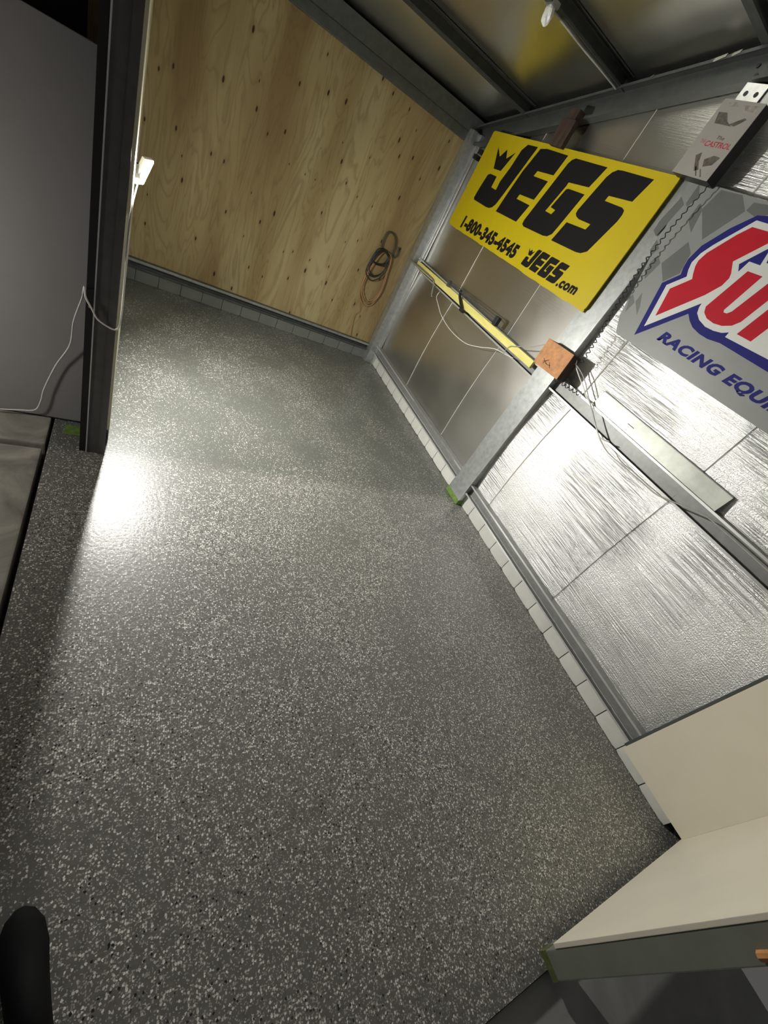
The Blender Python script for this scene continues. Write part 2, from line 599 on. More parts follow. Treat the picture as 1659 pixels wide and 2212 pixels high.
# right wall
wr = struct_root('wall_right', (XW, -2.4, 0))
seams = [0.06, -0.87, -1.77, -2.40, -2.72, -3.63, -4.56]
for i in range(6):
    y0, y1 = seams[i], seams[i + 1]
    bm = bmesh.new()
    ny, nz = 16, 44
    grid = []
    for a in range(ny + 1):
        row = []
        y = y0 + (y1 - y0) * a / ny
        zt = roofz(y, 0.05)
        for c in range(nz + 1):
            z = 0.1 + (zt - 0.1) * c / nz
            nv = noise.noise(Vector((i * 7.3, y * 2.2, z * 1.7)))
            nv2 = noise.noise(Vector((i * 3.1 + 9, y * 1.2, z * 6.0)))
            edge = min(1.0, min(a, ny - a) / 2.0)
            if 0.235 < z < 1.195:
                belly = math.sin(math.pi * (z - 0.235) / 0.96)
            elif z >= 1.195:
                belly = 0.4 * math.sin(math.pi * min(1.0, (z - 1.195) / (zt - 1.195)))
            else:
                belly = 0.0
            belly *= (0.026 if i >= 3 else 0.018)
            amp = 0.0045 if i >= 3 else 0.002
            row.append(bm.verts.new((XW + 0.004 - belly + (nv * amp + nv2 * amp * 0.6) * edge, y, z)))
        grid.append(row)
    for a in range(ny):
        for c in range(nz):
            bm.faces.new((grid[a][c], grid[a + 1][c], grid[a + 1][c + 1], grid[a][c + 1]))
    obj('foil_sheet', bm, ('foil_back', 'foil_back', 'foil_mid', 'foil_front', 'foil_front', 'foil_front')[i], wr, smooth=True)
for y in (-0.87, -1.77, -2.72, -3.63):
    bm = bmesh.new()
    w = {-0.87: 0.0028, -1.77: 0.0034, -2.72: 0.004, -3.63: 0.0014}[y]
    for c in range(24):
        def bel(z):
            if 0.235 < z < 1.195:
                q = math.sin(math.pi * (z - 0.235) / 0.96)
            elif z >= 1.195:
                q = 0.4 * math.sin(math.pi * min(1.0, (z - 1.195) / (roofz(y, 0.05) - 1.195)))
            else:
                q = 0.0
            return q * (0.026 if y < -2.5 else 0.018)
        z0 = 0.2 + (roofz(y) - 0.25) * c / 24
        z1 = 0.2 + (roofz(y) - 0.25) * (c + 1) / 24
        x0 = XW - 0.0025
        b0, b1 = bel(z0), bel(z1)
        vs = [bm.verts.new(p) for p in ((x0 + 0.003 - b0, y + w, z0), (x0 - b0, y, z0), (x0 + 0.003 - b0, y - w, z0), (x0 + 0.003 - b1, y - w, z1), (x0 - b1, y, z1), (x0 + 0.003 - b1, y + w, z1))]
        bm.faces.new((vs[0], vs[1], vs[4], vs[5]))
        bm.faces.new((vs[1], vs[2], vs[3], vs[4]))
    obj('seam_tape', bm, 'seam_dark' if y < -3 else 'seam_pale', wr)
# skirt pans, 190 mm ribs
y = 0.04
while y > -4.83:
    w = 0.1905
    if not (-2.30 > y - w / 2 > -2.49):
        bm = bmesh.new()
        cols = []
        for i in range(9):
            t = i / 8
            e = abs(2 * t - 1)
            bulge = 0.003 * (1 - e ** 6)
            zb = 0.002 + 0.005 * e ** 12 + 0.0012 * random.random()
            yy = y - 0.0025 - t * (w - 0.005)
            cols.append((bm.verts.new((XW - 0.002 - bulge, yy, zb)), bm.verts.new((XW - 0.004 - bulge, yy, 0.03)), bm.verts.new((XW - 0.004 - bulge, yy, 0.142))))
        for i in range(8):
            for q in range(2):
                bm.faces.new((cols[i][q], cols[i + 1][q], cols[i + 1][q + 1], cols[i][q + 1]))
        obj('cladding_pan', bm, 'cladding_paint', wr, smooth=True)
    y -= w
obj('backing_sheet', B(XW + 0.012, XW + 0.03, -4.85, 0.1, 0.0, 0.2), 'galv_dark', wr)
obj('outer_sheet', B(0.12, 0.15, -5.06, 0.25, -0.1, 4.0), 'dark_cladding', wr)


def girt(y0, y1, z0, h=0.10, d=0.054, mat='girt_steel'):
    bm = bmesh.new()
    sweep(bm, cprof(d, h, 0.013), lambda p, t: (XW - p[0], (y0, y1)[t], z0 + p[1]))
    g_ = obj('girt', bm, mat, wr)
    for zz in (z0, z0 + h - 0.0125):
        obj('lip_highlight', B(XW - d - 0.0015, XW - d + 0.0005, y1, y0, zz, zz + 0.0125), 'edge_highlight', g_)  # girt lips coated paler than the web: their glint is painted on
    return g_


girt(0.0, -2.30, 0.135)
girt(-2.49, -4.60, 0.135)
girt(0.0, -2.30, 1.165, 0.10)
girt(-2.49, -4.60, 1.195, 0.11)
for yy in (-3.15, -3.75):
    pass
# short splice cleats on the back bay's bottom girt
bm = B(XW - 0.060, XW - 0.050, -1.20, -2.15, 0.222, 0.238)
obj('girt_cleat', bm, 'galv', wr)
# white lining board at the front end of the right wall
wbd = obj('lining_board', B(-0.042, -0.030, -4.975, -4.54, 0.10, 2.6, bev=0.002), 'white_board', wr)
obj('board_edge_trim', B(-0.036, XW, -4.545, -4.525, 0.12, 2.6), 'galv_dark', wr)

# front wall: short return beside the open doorway
wf = struct_root('wall_front', (-0.55, -5.0, 0))
obj('lining_board', B(-1.10, -0.02, -4.99, -4.975, 0.085, 2.6, bev=0.002), 'white_board', wf)
obj('door_jamb', B(-1.098, -1.02, -5.073, -4.991, 0.0, 2.9, bev=0.004), 'jamb_paint', wf)
obj('jamb_tape', B(-1.0995, -1.05, -5.074, -4.990, 0.001, 0.03), 'tape_olive', wf)
obj('outer_sheet', B(-1.02, 0.12, -5.073, -5.02, 0.06, 3.8), 'jamb_paint', wf)

bm = bmesh.new()
tube(bm, [(-1.106, -5.05, 0.80), (-1.112, -5.05, 0.85), (-1.106, -5.05, 0.92)], 0.012, 8)
obj('rusty_hinge', bm, 'rust_box', wf)

# ceiling: foil-lined roof rising towards the doorway, purlins and end rafter
ce = struct_root('ceiling', (-1.3, -1.5, 3.0))


def roofmap(y):
    return roofz(y, 0.085)


bm = bmesh.new()
nx, ny = 26, 26
g = []
for a in range(nx + 1):
    row = []
    for c in range(ny + 1):
        xx = XL + (0.15 - XL) * a / nx
        yy = 0.25 + (-5.06 - 0.25) * c / ny
        sag = 0.016 * noise.noise(Vector((xx * 1.7, yy * 2.1, 3.0)))
        row.append(bm.verts.new((xx, yy, roofmap(yy) + sag)))
    g.append(row)
for a in range(nx):
    for c in range(ny):
        bm.faces.new((g[a][c], g[a + 1][c], g[a + 1][c + 1], g[a][c + 1]))
obj('roof_lining', bm, 'foil_roof', ce, smooth=True)
bm = B(XL, 0.15, -5.06, 0.25, 0, 0.03)
for v in bm.verts:
    v.co.z += roofz(v.co.y, 0.14)
obj('roof_sheet', bm, 'dark_cladding', ce)


def purlin(y, w=0.062, depth=0.085, x1=0.03):
    # C section lying with the open side to the doorway
    pr = [(0, 0), (w, 0), (w, 0.012), (w - 0.004, 0.012), (w - 0.004, 0.004), (0.004, 0.004), (0.004, depth - 0.004), (w, depth - 0.004), (w, depth), (0, depth)]
    bm = bmesh.new()
    sweep(bm, pr, lambda p, t: ((XL, x1)[t], y + 0.03 - p[0], roofz(y) + p[1] + 0.004))
    return obj('purlin', bm, 'purlin_steel', ce)


for y in (-0.52, -1.39, -2.24, -3.10, -3.95, -4.85):
    purlin(y)
obj('eave_purlin', B(XL, 0.03, 0.06, 0.13, 2.345, 2.46), 'galv_dark', ce)
rf = bmesh.new()
sweep(rf, cprof(0.062, 0.155, 0.016), lambda p, t: (XW - 0.004 - p[0], (0.06, -5.0)[t], roofz((0.06, -5.0)[t], -0.15) + p[1]))
raf = obj('end_rafter', rf, 'purlin_steel', ce)
for (yy, dz) in ((-2.262, -0.095), (-2.30, -0.065), (-2.235, -0.05)):
    z = roofz(yy, dz)
    bm = bmesh.new()
    bmesh.ops.create_cone(bm, cap_ends=True, segments=12, radius1=0.009, radius2=0.009, depth=0.006, matrix=Matrix.Translation((XW - 0.012, yy, z)) @ Matrix.Rotation(math.pi / 2, 4, 'Y'))
    obj('bolt_hole', bm, 'post_black', ce)
# loose shreds of foil along the rafter
for (yy, ln) in ((-1.97, 0.09), (-2.07, 0.06), (-1.62, 0.03)):
    bm = bmesh.new()
    vs = [bm.verts.new(p) for p in ((-0.03, yy, roofz(yy, 0.006)), (-0.034, yy - ln, roofz(yy - ln, 0.012)), (-0.036, yy - ln, roofz(yy - ln, -0.004)), (-0.033, yy - ln * 0.4, roofz(yy, -0.002)))]
    bm.faces.new(vs)
    obj('foil_shred', bm, 'foil_tape', ce)

# ================================================================== POSTS
# corner post
p = thing('steel_post', 'galvanised corner post where the plywood wall meets the foil wall', 'post', (-0.04, 0.03, 0))
obj('post_body', B(-0.085, 0.005, -0.01, 0.095, 0.0, 2.37, bev=0.012), 'galv', p)
obj('post_lip', B(-0.004, 0.03, -0.045, -0.008, 0.0, 2.37, bev=0.008), 'galv_bright', p)
# wall post
p = thing('steel_post', 'galvanised steel wall post between the two foil bays, taped green at its foot', 'post', (0, -2.4, 0))
pr = [(-2.30, -0.03), (-2.49, -0.03), (-2.49, 0.03), (-2.486, 0.03), (-2.486, -0.026), (-2.304, -0.026), (-2.304, 0.03), (-2.30, 0.03)]
bm = bmesh.new()
sweep(bm, pr, lambda q, t: (q[1], q[0], (0.0, 2.89)[t]))
obj('post_body', bm, 'galv', p)
obj('post_edge', B(-0.0335, -0.028, -2.494, -2.486, 0.0, 2.6), 'galv_bright', p)
obj('masking_tape', B(-0.0345, 0.03, -2.4945, -2.295, 0.001, 0.045), 'tape_green', p)
pt = obj('post_top_plate', B(-0.040, -0.034, -2.43, -2.30, 2.79, 2.895), 'galv_bright', p)
for yy in (-2.335, -2.395):
    bm = bmesh.new()
    bmesh.ops.create_cone(bm, cap_ends=True, segments=14, radius1=0.011, radius2=0.011, depth=0.004, matrix=Matrix.Translation((-0.040, yy, 2.852)) @ Matrix.Rotation(math.pi / 2, 4, 'Y'))
    h = obj('bolt_hole', bm, 'post_black', None)
    h.parent = pt
# free-standing post at the left, open C towards the bay
p = thing('steel_post', 'tall dark steel post standing free at the left, carrying the lamp', 'post', (-2.65, -2.4, 0))
HT = 2.97
obj('near_flange', B(-2.690, -2.612, -2.452, -2.444, 0.0, HT, bev=0.002), 'post_charcoal', p)
obj('flange_lip', B(-2.640, -2.611, -2.457, -2.4525, 0.0, HT), 'post_charcoal', p)
obj('web', B(-2.692, -2.684, -2.444, -2.305, 0.0, HT), 'post_charcoal', p)
obj('far_flange', B(-2.684, -2.62, -2.312, -2.304, 0.0, HT), 'post_charcoal', p)
obj('side_rail', B(-2.722, -2.693, -2.450, -2.40, 0.0, HT), 'post_black', p)
obj('flange_highlight', B(-2.6945, -2.6895, -2.4565, -2.450, 0.0, HT), 'edge_highlight', p)  # painted highlight down the flange's left edge
bm = bmesh.new()
bmesh.ops.create_cone(bm, cap_ends=True, segments=10, radius1=0.006, radius2=0.005, depth=0.008, matrix=Matrix.Translation((-2.708, -2.454, 0.79)) @ Matrix.Rotation(math.pi / 2, 4, 'X'))
obj('bolt', bm, 'bolt_steel', p)
obj('masking_tape', B(-2.80, -2.695, -2.33, -2.25, 0.0008, 0.003), 'tape_green', p)

# cream-lined side wall running back from that post
ws = struct_root('wall_side', (-2.62, -1.1, 0))
obj('lining_board', B(-2.612, -2.600, -2.30, 0.095, 0.05, 2.36), 'post_cream', ws)
for yy in (-2.26, -1.2, 0.03):
    obj('stud', B(-2.66, -2.612, yy - 0.04, yy + 0.04, 0.0, 2.36), 'galv_dark', ws)
obj('bottom_plate', B(-2.66, -2.604, -2.30, 0.095, 0.0, 0.05), 'galv_dark', ws)

# lamp mounted on the side wall
lp = thing('work_lamp', 'small glowing white led lamp seen just right of the dark post', 'lamp', (-2.575, -1.6, 1.18))
LAMP_AIM = Vector((0.78, -0.53, -0.33)).normalized()
RL = Matrix.Translation((-2.562, -1.60, 1.183)) @ LAMP_AIM.to_track_quat('X', 'Z').to_matrix().to_4x4()


def local(bm, mtx):
    bm.transform(mtx)
    return bm


obj('housing', local(B(-0.020, 0.0, -0.034, 0.034, -0.068, 0.068, bev=0.004), RL), 'plastic_white', lp)
obj('diffuser', local(B(0.0005, 0.005, -0.028, 0.028, -0.062, 0.062, bev=0.0015), RL), 'lamp_diffuser', lp)
obj('bracket', B(-2.600, -2.575, -1.625, -1.585, 1.15, 1.21), 'rubber_black', lp)

# second work lamp on a low stand in the left bay, out of the picture, where the white cable leads
l2 = thing('work_lamp', 'second led work lamp on a low tripod before the grey panel, outside the picture', 'lamp', (-3.85, -2.85, 0))
A2 = Vector((0.70, 0.35, -0.55)).normalized()
R2L = Matrix.Translation((-3.83, -2.82, 0.85)) @ A2.to_track_quat('X', 'Z').to_matrix().to_4x4()
obj('housing', local(B(-0.025, 0.0, -0.07, 0.07, -0.05, 0.05, bev=0.005), R2L), 'rubber_black', l2)
obj('diffuser', local(B(0.0005, 0.010, -0.06, 0.06, -0.04, 0.04, bev=0.003), R2L), 'lamp_diffuser_low', l2)
obj('pole', T([(-3.85, -2.85, 0.25), (-3.85, -2.85, 0.5), (-3.85, -2.85, 0.83)], 0.011), 'rubber_black', l2)
for k in range(3):
    a_ = 2 * math.pi * k / 3 + 0.4
    obj('leg', T([(-3.85, -2.85, 0.34), (-3.85 + 0.11 * math.cos(a_), -2.85 + 0.11 * math.sin(a_), 0.17), (-3.85 + 0.22 * math.cos(a_), -2.85 + 0.22 * math.sin(a_), 0.0)], 0.008), 'rubber_black', l2)

# white cable from the floor at the left, up to the post and lamp
c = obj('white_cable', T([(-3.35, -2.27, 0.022), (-3.2, -2.26, 0.022), (-3.067, -2.25, 0.034), (-2.995, -2.24, 0.04), (-2.93, -2.24, 0.058), (-2.905, -2.24, 0.12), (-2.891, -2.24, 0.197), (-2.845, -2.24, 0.344), (-2.79, -2.25, 0.48), (-2.777, -2.26, 0.61), (-2.745, -2.32, 0.755), (-2.735, -2.42, 0.82), (-2.728, -2.462, 0.87), (-2.722, -2.465, 0.83), (-2.70, -2.466, 0.79), (-2.678, -2.466, 0.751), (-2.64, -2.466, 0.73), (-2.61, -2.466, 0.726), (-2.597, -2.466, 0.755), (-2.593, -2.462, 0.85), (-2.596, -2.455, 1.0), (-2.597, -2.40, 1.12), (-2.594, -2.2, 1.17), (-2.592, -1.9, 1.13), (-2.585, -1.66, 1.13)], 0.0035), 'cable_white', None, True)
tag(c, 'thin white cable drooping across the grey panel and round the dark post', 'cable')

# grey panel left of the post
c = thing('partition_panel', 'large smooth dark grey panel standing behind the left post', 'panel', (-3.6, -2.2, 0))
obj('sheet', B(-4.7, -2.728, -2.215, -2.195, 0.012, 1.60, bev=0.003), 'grey_board', c)
obj('bottom_seal', B(-4.7, -2.73, -2.213, -2.197, 0.004, 0.013), 'rubber_black', c)
obj('back_stud', B(-2.79, -2.74, -2.195, -2.15, 0.004, 1.59), 'galv_dark', c)
obj('back_stud', B(-4.65, -4.60, -2.195, -2.15, 0.004, 1.59), 'galv_dark', c)

# ================================================================== SIGNS
XS = -0.06
JL = {
    'J': [[-0.853, 2.393], [-0.989, 2.398], [-0.878, 2.035], [-0.855, 1.969], [-0.828, 1.939], [-0.792, 1.924], [-0.742, 1.92], [-0.514, 1.924], [-0.498, 1.937], [-0.505, 2.012], [-0.529, 2.122], [-0.562, 2.136], [-0.668, 2.136], [-0.67, 2.056], [-0.753, 2.053], [-0.749, 2.116], [-0.787, 2.226], [-0.81, 2.349]],
    'crown': [[-0.477, 2.32], [-0.566, 2.263], [-0.621, 2.323], [-0.67, 2.266], [-0.752, 2.323], [-0.683, 2.18], [-0.567, 2.176]],
    'E': [[-1.029, 2.393], [-1.105, 2.405], [-1.364, 2.406], [-1.334, 2.277], [-1.136, 2.267], [-1.123, 2.231], [-1.314, 2.234], [-1.279, 2.103], [-1.084, 2.096], [-1.077, 2.063], [-1.268, 2.062], [-1.223, 1.933], [-0.905, 1.928], [-0.927, 2.06], [-0.965, 2.234]],
    'G': [[-1.457, 2.405], [-1.782, 2.412], [-1.734, 2.286], [-1.525, 2.272], [-1.523, 2.248], [-1.467, 2.074], [-1.545, 2.071], [-1.561, 2.103], [-1.498, 2.107], [-1.541, 2.233], [-1.563, 2.24], [-1.737, 2.244], [-1.685, 2.023], [-1.671, 1.973], [-1.637, 1.947], [-1.593, 1.939], [-1.337, 1.93], [-1.307, 1.94], [-1.303, 1.969], [-1.407, 2.365], [-1.426, 2.391]],
    'S': [[-1.878, 2.416], [-1.921, 2.42], [-2.183, 2.425], [-2.142, 2.297], [-1.941, 2.283], [-1.935, 2.253], [-2.101, 2.254], [-2.129, 2.245], [-2.137, 2.223], [-2.135, 2.184], [-2.084, 2.028], [-2.068, 1.98], [-2.025, 1.955], [-1.978, 1.948], [-1.7, 1.939], [-1.736, 2.07], [-1.936, 2.079], [-1.948, 2.115], [-1.824, 2.113], [-1.787, 2.121], [-1.767, 2.134], [-1.764, 2.157], [-1.823, 2.365], [-1.845, 2.396]]}
s = thing('advertising_sign', 'big yellow rectangular sign with bold black letters on the foil wall', 'sign', (XS, -1.32, 2.07))
cor = [(-0.296, 2.41), (-2.342, 2.471), (-2.359, 1.702), (-0.292, 1.683)]
out = []
for i in range(4):
    a, b, c_ = Vector(cor[i - 1]), Vector(cor[i]), Vector(cor[(i + 1) % 4])
    d1, d2 = (a - b).normalized(), (c_ - b).normalized()
    for k in range(5):
        ang = k / 4
        out.append(tuple(b + d1 * 0.022 * (1 - ang) ** 2 + d2 * 0.022 * ang ** 2))
obj('sign_board', poly_x(out, XS + 0.008, 0.008), 'sign_yellow', s)
hem = []
n = 26
for i in range(n + 1):
    t = i / n
    hem.append((-0.30 - t * 2.05, 1.6835 + t * 0.0185 + 0.004))
for i in range(n, -1, -1):
    t = i / n
    hem.append((-0.30 - t * 2.05, 1.6835 + t * 0.0185 - 0.012 - 0.008 * random.random()))
obj('folded_hem', poly_x(hem, XS + 0.012, 0.004), 'sign_yellow', s)
for kx in ('crown', 'J', 'E', 'G', 'S'):
    obj('printed_' + ('crown' if kx == 'crown' else 'letter'), poly_x(JL[kx], XS, 0.0007), 'print_black', s)
# small repeat of the wordmark
(bx, bz), (ex, ez) = (-0.514, 1.924), (-2.183, 2.425)
(qx, qz), (rx, rz) = (-1.551, 1.719), (-2.013, 1.866)
for kx in ('crown', 'J', 'E', 'G', 'S'):
    pts = [(qx + (y - bx) / (ex - bx) * (rx - qx), qz + (z - bz) / (ez - bz) * (rz - qz)) for y, z in JL[kx]]
    obj('printed_' + ('crown' if kx == 'crown' else 'letter'), poly_x(pts, XS, 0.0007), 'print_black', s)
obj('phone_lettering', text_fit('1-800-345-4545', (-0.512, 1.702), (-1.437, 1.722), 0.094, XS - 0.001, 0.062, 0.10, 1.12), 'print_black', s)
obj('web_lettering', text_fit('.com', (-2.000, 1.729), (-2.205, 1.742), 0.046, XS - 0.001, 0.05, 0.12, 1.1), 'print_black', s)
for (y, z) in ((-0.255, 2.245), (-0.205, 2.20)):
    obj('clip', B(-0.075, -0.02, y - 0.03, y + 0.02, z - 0.018, z + 0.018, bev=0.005), 'rubber_black', s)

# racing banner
XBN = -0.040
s = thing('racing_banner', 'grey chequered banner with red letters outlined white and blue', 'banner', (XBN, -3.4, 2.09))
bm = poly_x([(-2.385, 2.472), (-2.62, 2.482), (-3.2, 2.478), (-4.46, 2.480), (-4.47, 1.705), (-3.5, 1.702), (-2.66, 1.698), (-2.60, 1.78), (-2.52, 2.05)], XBN + 0.002, 0.002)
obj('banner_sheet', bm, 'banner_grey', s)
CHK = [[[-2.602, 2.472], [-2.728, 2.477], [-2.803, 2.421], [-2.711, 2.259], [-2.582, 2.376]], [[-2.804, 2.426], [-2.809, 2.463], [-2.9, 2.471], [-2.93, 2.444], [-2.88, 2.41]], [[-2.545, 2.389], [-2.552, 2.396], [-2.587, 2.372], [-2.624, 2.268], [-2.55, 2.317]], [[-2.459, 2.474], [-2.516, 2.415], [-2.489, 2.364], [-2.468, 2.376]], [[-2.415, 2.397], [-2.463, 2.369], [-2.441, 2.196], [-2.401, 2.216], [-2.394, 2.263]], [[-2.464, 2.184], [-2.518, 2.151], [-2.5, 2.105], [-2.47, 2.13]], [[-2.598, 2.096], [-2.651, 2.229], [-2.711, 2.189], [-2.741, 2.09], [-2.686, 2.025]], [[-2.543, 2.122], [-2.592, 2.094], [-2.574, 1.996], [-2.546, 2.022], [-2.53, 2.08]], [[-2.575, 1.88], [-2.577, 1.908], [-2.626, 1.874], [-2.616, 1.812]], [[-2.627, 1.881], [-2.624, 1.935], [-2.675, 1.873], [-2.698, 1.828]]]
for pts in CHK:
    obj('printed_check', poly_x(pts, XBN, 0.0004), 'banner_check', s)
BL = [[-2.776, 1.739], [-2.69, 2.018], [-2.752, 2.088], [-2.735, 2.121], [-2.724, 2.162], [-2.735, 2.235], [-2.801, 2.341], [-2.874, 2.421], [-2.924, 2.431], [-3.05, 2.436], [-3.11, 2.30], [-4.30, 2.30], [-4.38, 1.905], [-3.495, 1.905], [-3.213, 1.91], [-3.146, 1.899], [-3.09, 1.9], [-3.033, 1.91], [-2.992, 1.929], [-2.957, 1.953]]
WH = [[-2.79, 1.801], [-2.724, 2.019], [-2.791, 2.091], [-2.771, 2.12], [-2.756, 2.155], [-2.763, 2.205], [-2.789, 2.256], [-2.89, 2.403], [-3.04, 2.405], [-3.09, 2.268], [-4.275, 2.268], [-4.35, 1.947], [-3.449, 1.947], [-3.209, 1.942], [-3.207, 1.966], [-3.179, 1.95], [-3.137, 1.941], [-3.085, 1.939], [-3.032, 1.952], [-2.995, 1.973], [-2.98, 1.999], [-2.975, 2.019]]
RS = [[-2.758, 2.011], [-2.829, 2.092], [-2.81, 2.116], [-2.79, 2.147], [-2.782, 2.173], [-2.791, 2.215], [-2.858, 2.326], [-2.897, 2.374], [-3.025, 2.379], [-3.032, 2.347], [-2.946, 2.225], [-2.985, 2.18], [-2.996, 2.159], [-2.993, 2.12], [-2.956, 2.056], [-2.803, 1.871]]
RU = [[-3.047, 2.213], [-3.126, 2.216], [-3.099, 2.037], [-3.106, 2.027], [-3.124, 2.029], [-3.137, 2.045], [-3.18, 2.232], [-3.252, 2.232], [-3.213, 2.025], [-3.192, 1.995], [-3.152, 1.975], [-3.107, 1.968], [-3.058, 1.973], [-3.024, 1.99], [-3.007, 2.015], [-3.013, 2.044]]
CN = [[-2.983, 2.225], [-3.052, 2.329], [-3.075, 2.251], [-3.016, 2.249], [-3.009, 2.197]]
obj('blue_outline', poly_x(BL, XBN - 0.0004, 0.0004), 'print_blue', s)
obj('white_outline', poly_x(WH, XBN - 0.0008, 0.0004), 'print_white', s)
obj('blue_counter', poly_x(CN, XBN - 0.0012, 0.0003), 'print_blue', s)


def slant(pts, y0):
    return [(y0 - u - 0.18 * v, 1.975 + v) for u, v in pts]


Mp = [(0, 0), (0.08, 0), (0.08, 0.12), (0.13, 0.05), (0.18, 0.12), (0.18, 0), (0.26, 0), (0.26, 0.245), (0.19, 0.245), (0.13, 0.15), (0.07, 0.245), (0, 0.245)]
for pts in (RS, RU, slant(Mp, -3.243), slant(Mp, -3.545), slant([(0, 0), (0.08, 0), (0.08, 0.245), (0, 0.245)], -3.85), slant([(0.07, 0), (0.15, 0), (0.15, 0.17), (0.22, 0.17), (0.22, 0.245), (0, 0.245), (0, 0.17), (0.07, 0.17)], -3.97)):
    obj('red_letter', poly_x(pts, XBN - 0.0012, 0.0004), 'print_red', s)
obj('blue_lettering', text_fit('RACING EQUIPMENT', (-2.912, 1.784), (-3.99, 1.779), 0.052, XBN - 0.001, 0.05, 0.22, 1.1), 'print_blue', s)

# box with red lettering, mounted on the wall post
s = thing('light_box', 'narrow grey box sign with red lettering and sketches high on the wall post', 'sign', (-0.08, -2.43, 2.46))
bm = B(-0.118, -0.041, -2.553, -2.315, 2.465, 2.79, bev=0.003)
obj('box_body', bm, 'rubber_black', s)
obj('face_panel', B(-0.121, -0.118, -2.553, -2.315, 2.465, 2.79), 'box_paper', s)
obj('red_lettering', text_fit('CASTROL', (-2.388, 2.597), (-2.541, 2.602), 0.023, -0.1215, 0.02, 0.1), 'print_red_dull', s)
obj('faint_lettering', text_fit('THE', (-2.352, 2.606), (-2.382, 2.606), 0.016, -0.1215, 0.0), 'print_red_dull', s)
obj('dark_lettering', text_fit('The', (-2.43, 2.632), (-2.475, 2.632), 0.014, -0.1215, 0.02, 0.2), 'print_sketch', s)
for pts in ([(-2.335, 2.735), (-2.385, 2.738), (-2.42, 2.705), (-2.46, 2.688), (-2.40, 2.69), (-2.355, 2.69)], [(-2.44, 2.695), (-2.50, 2.728), (-2.515, 2.722), (-2.475, 2.69)], [(-2.385, 2.553), (-2.41, 2.57), (-2.43, 2.53), (-2.46, 2.50), (-2.44, 2.49)], [(-2.45, 2.545), (-2.49, 2.568), (-2.53, 2.565), (-2.515, 2.53), (-2.47, 2.515)], [(-2.43, 2.51), (-2.437, 2.51), (-2.475, 2.474), (-2.467, 2.474)], [(-2.465, 2.505), (-2.472, 2.505), (-2.505, 2.474), (-2.497, 2.474)]):
    obj('printed_sketch', poly_x(pts, -0.121, 0.0005), 'print_sketch', s)
for pts in ([(-2.35, 2.775), (-2.40, 2.782), (-2.42, 2.765), (-2.37, 2.76)], [(-2.44, 2.775), (-2.53, 2.778), (-2.535, 2.75), (-2.47, 2.755)]):
    obj('printed_sketch', poly_x(pts, -0.121, 0.0005), 'print_sketch_light', s)

# timber block over the sign
s = thing('timber_block', 'dark brown timber block sticking up behind the yellow sign top edge', 'block', (-0.05, -1.2, 2.43))
obj('block', B(-0.098, -0.062, -1.285, -1.135, 2.425, 2.585, bev=0.004), 'timber_dark', s)
obj('batten', B(-0.090, -0.03, -1.255, -1.165, 2.585, 2.65, bev=0.003), 'timber_dark', s)

# rust-brown box with cables on the post
s = thing('junction_box', 'rust brown box fixed on the wall post below the yellow sign', 'box', (-0.08, -2.45, 1.28))
RB = Matrix.Translation((-0.086, -2.452, 1.375)) @ Matrix.Rotation(math.radians(-3), 4, 'X')
obj('box_body', local(B(-0.036, 0.048, -0.132, 0.132, -0.088, 0.088, bev=0.004), RB), 'timber_dark', s)
obj('front_cover', local(B(-0.041, -0.036, -0.133, 0.133, -0.089, 0.089, bev=0.002), RB), 'rust_box', s)
for i, (y0, z0, y1, z1) in enumerate([(0.07, -0.03, 0.01, -0.05), (0.06, -0.05, 0.02, -0.02), (0.05, -0.06, 0.03, -0.03), (0.03, -0.05, -0.02, -0.045), (0.0, -0.03, -0.03, -0.06)]):
    bm = tube(bmesh.new(), [(-0.0415, y0, z0), (-0.0415, (y0 + y1) / 2 + 0.004, (z0 + z1) / 2 - 0.004), (-0.0415, y1, z1)], 0.0018, 5)
    obj('scratch_mark', local(bm, RB), 'rust_scratch', s)

# coiled black cord from box sign down to the brown box
pts = []
A0, A1 = Vector((-0.095, -2.562, 2.462)), Vector((-0.065, -2.60, 1.46))
turns = 30
for i in range(turns * 10 + 1):
    t = i / (turns * 10)
    sway = 0.02 * math.sin(t * 5.0) + 0.03 * math.sin(math.pi * t) 
    amp = 0.009 * (0.35 + 0.65 * min(1, t * 2.2))
    c_ = A0.lerp(A1, t) + Vector((0, sway, 0))
    ang = t * turns * 2 * math.pi
    pts.append(c_ + Vector((math.cos(ang) * amp, math.sin(ang) * amp, 0)))
pts = pts + [Vector((-0.06, -2.60, 1.45))]
c = tag(obj('coiled_cord', tube(bmesh.new(), pts, 0.0028, 6), 'cord_black', None, True), 'black coiled cord hanging down beside the chequered banner', 'cord')
pts = []
for i in range(61):
    t = i / 60
    ang = t * 7 * 2 * math.pi
    pts.append(Vector((-0.045, -2.50 - 0.25 * t, 1.272 + 0.03 * t)) + Vector((0.004 * math.cos(ang), 0, 0.011 * math.sin(ang))))
tag(obj('coiled_cord', tube(bmesh.new(), pts, 0.0028, 6), 'cord_black', None, True), 'short black coiled cord under the rust brown box, on the steel rail', 'cord')

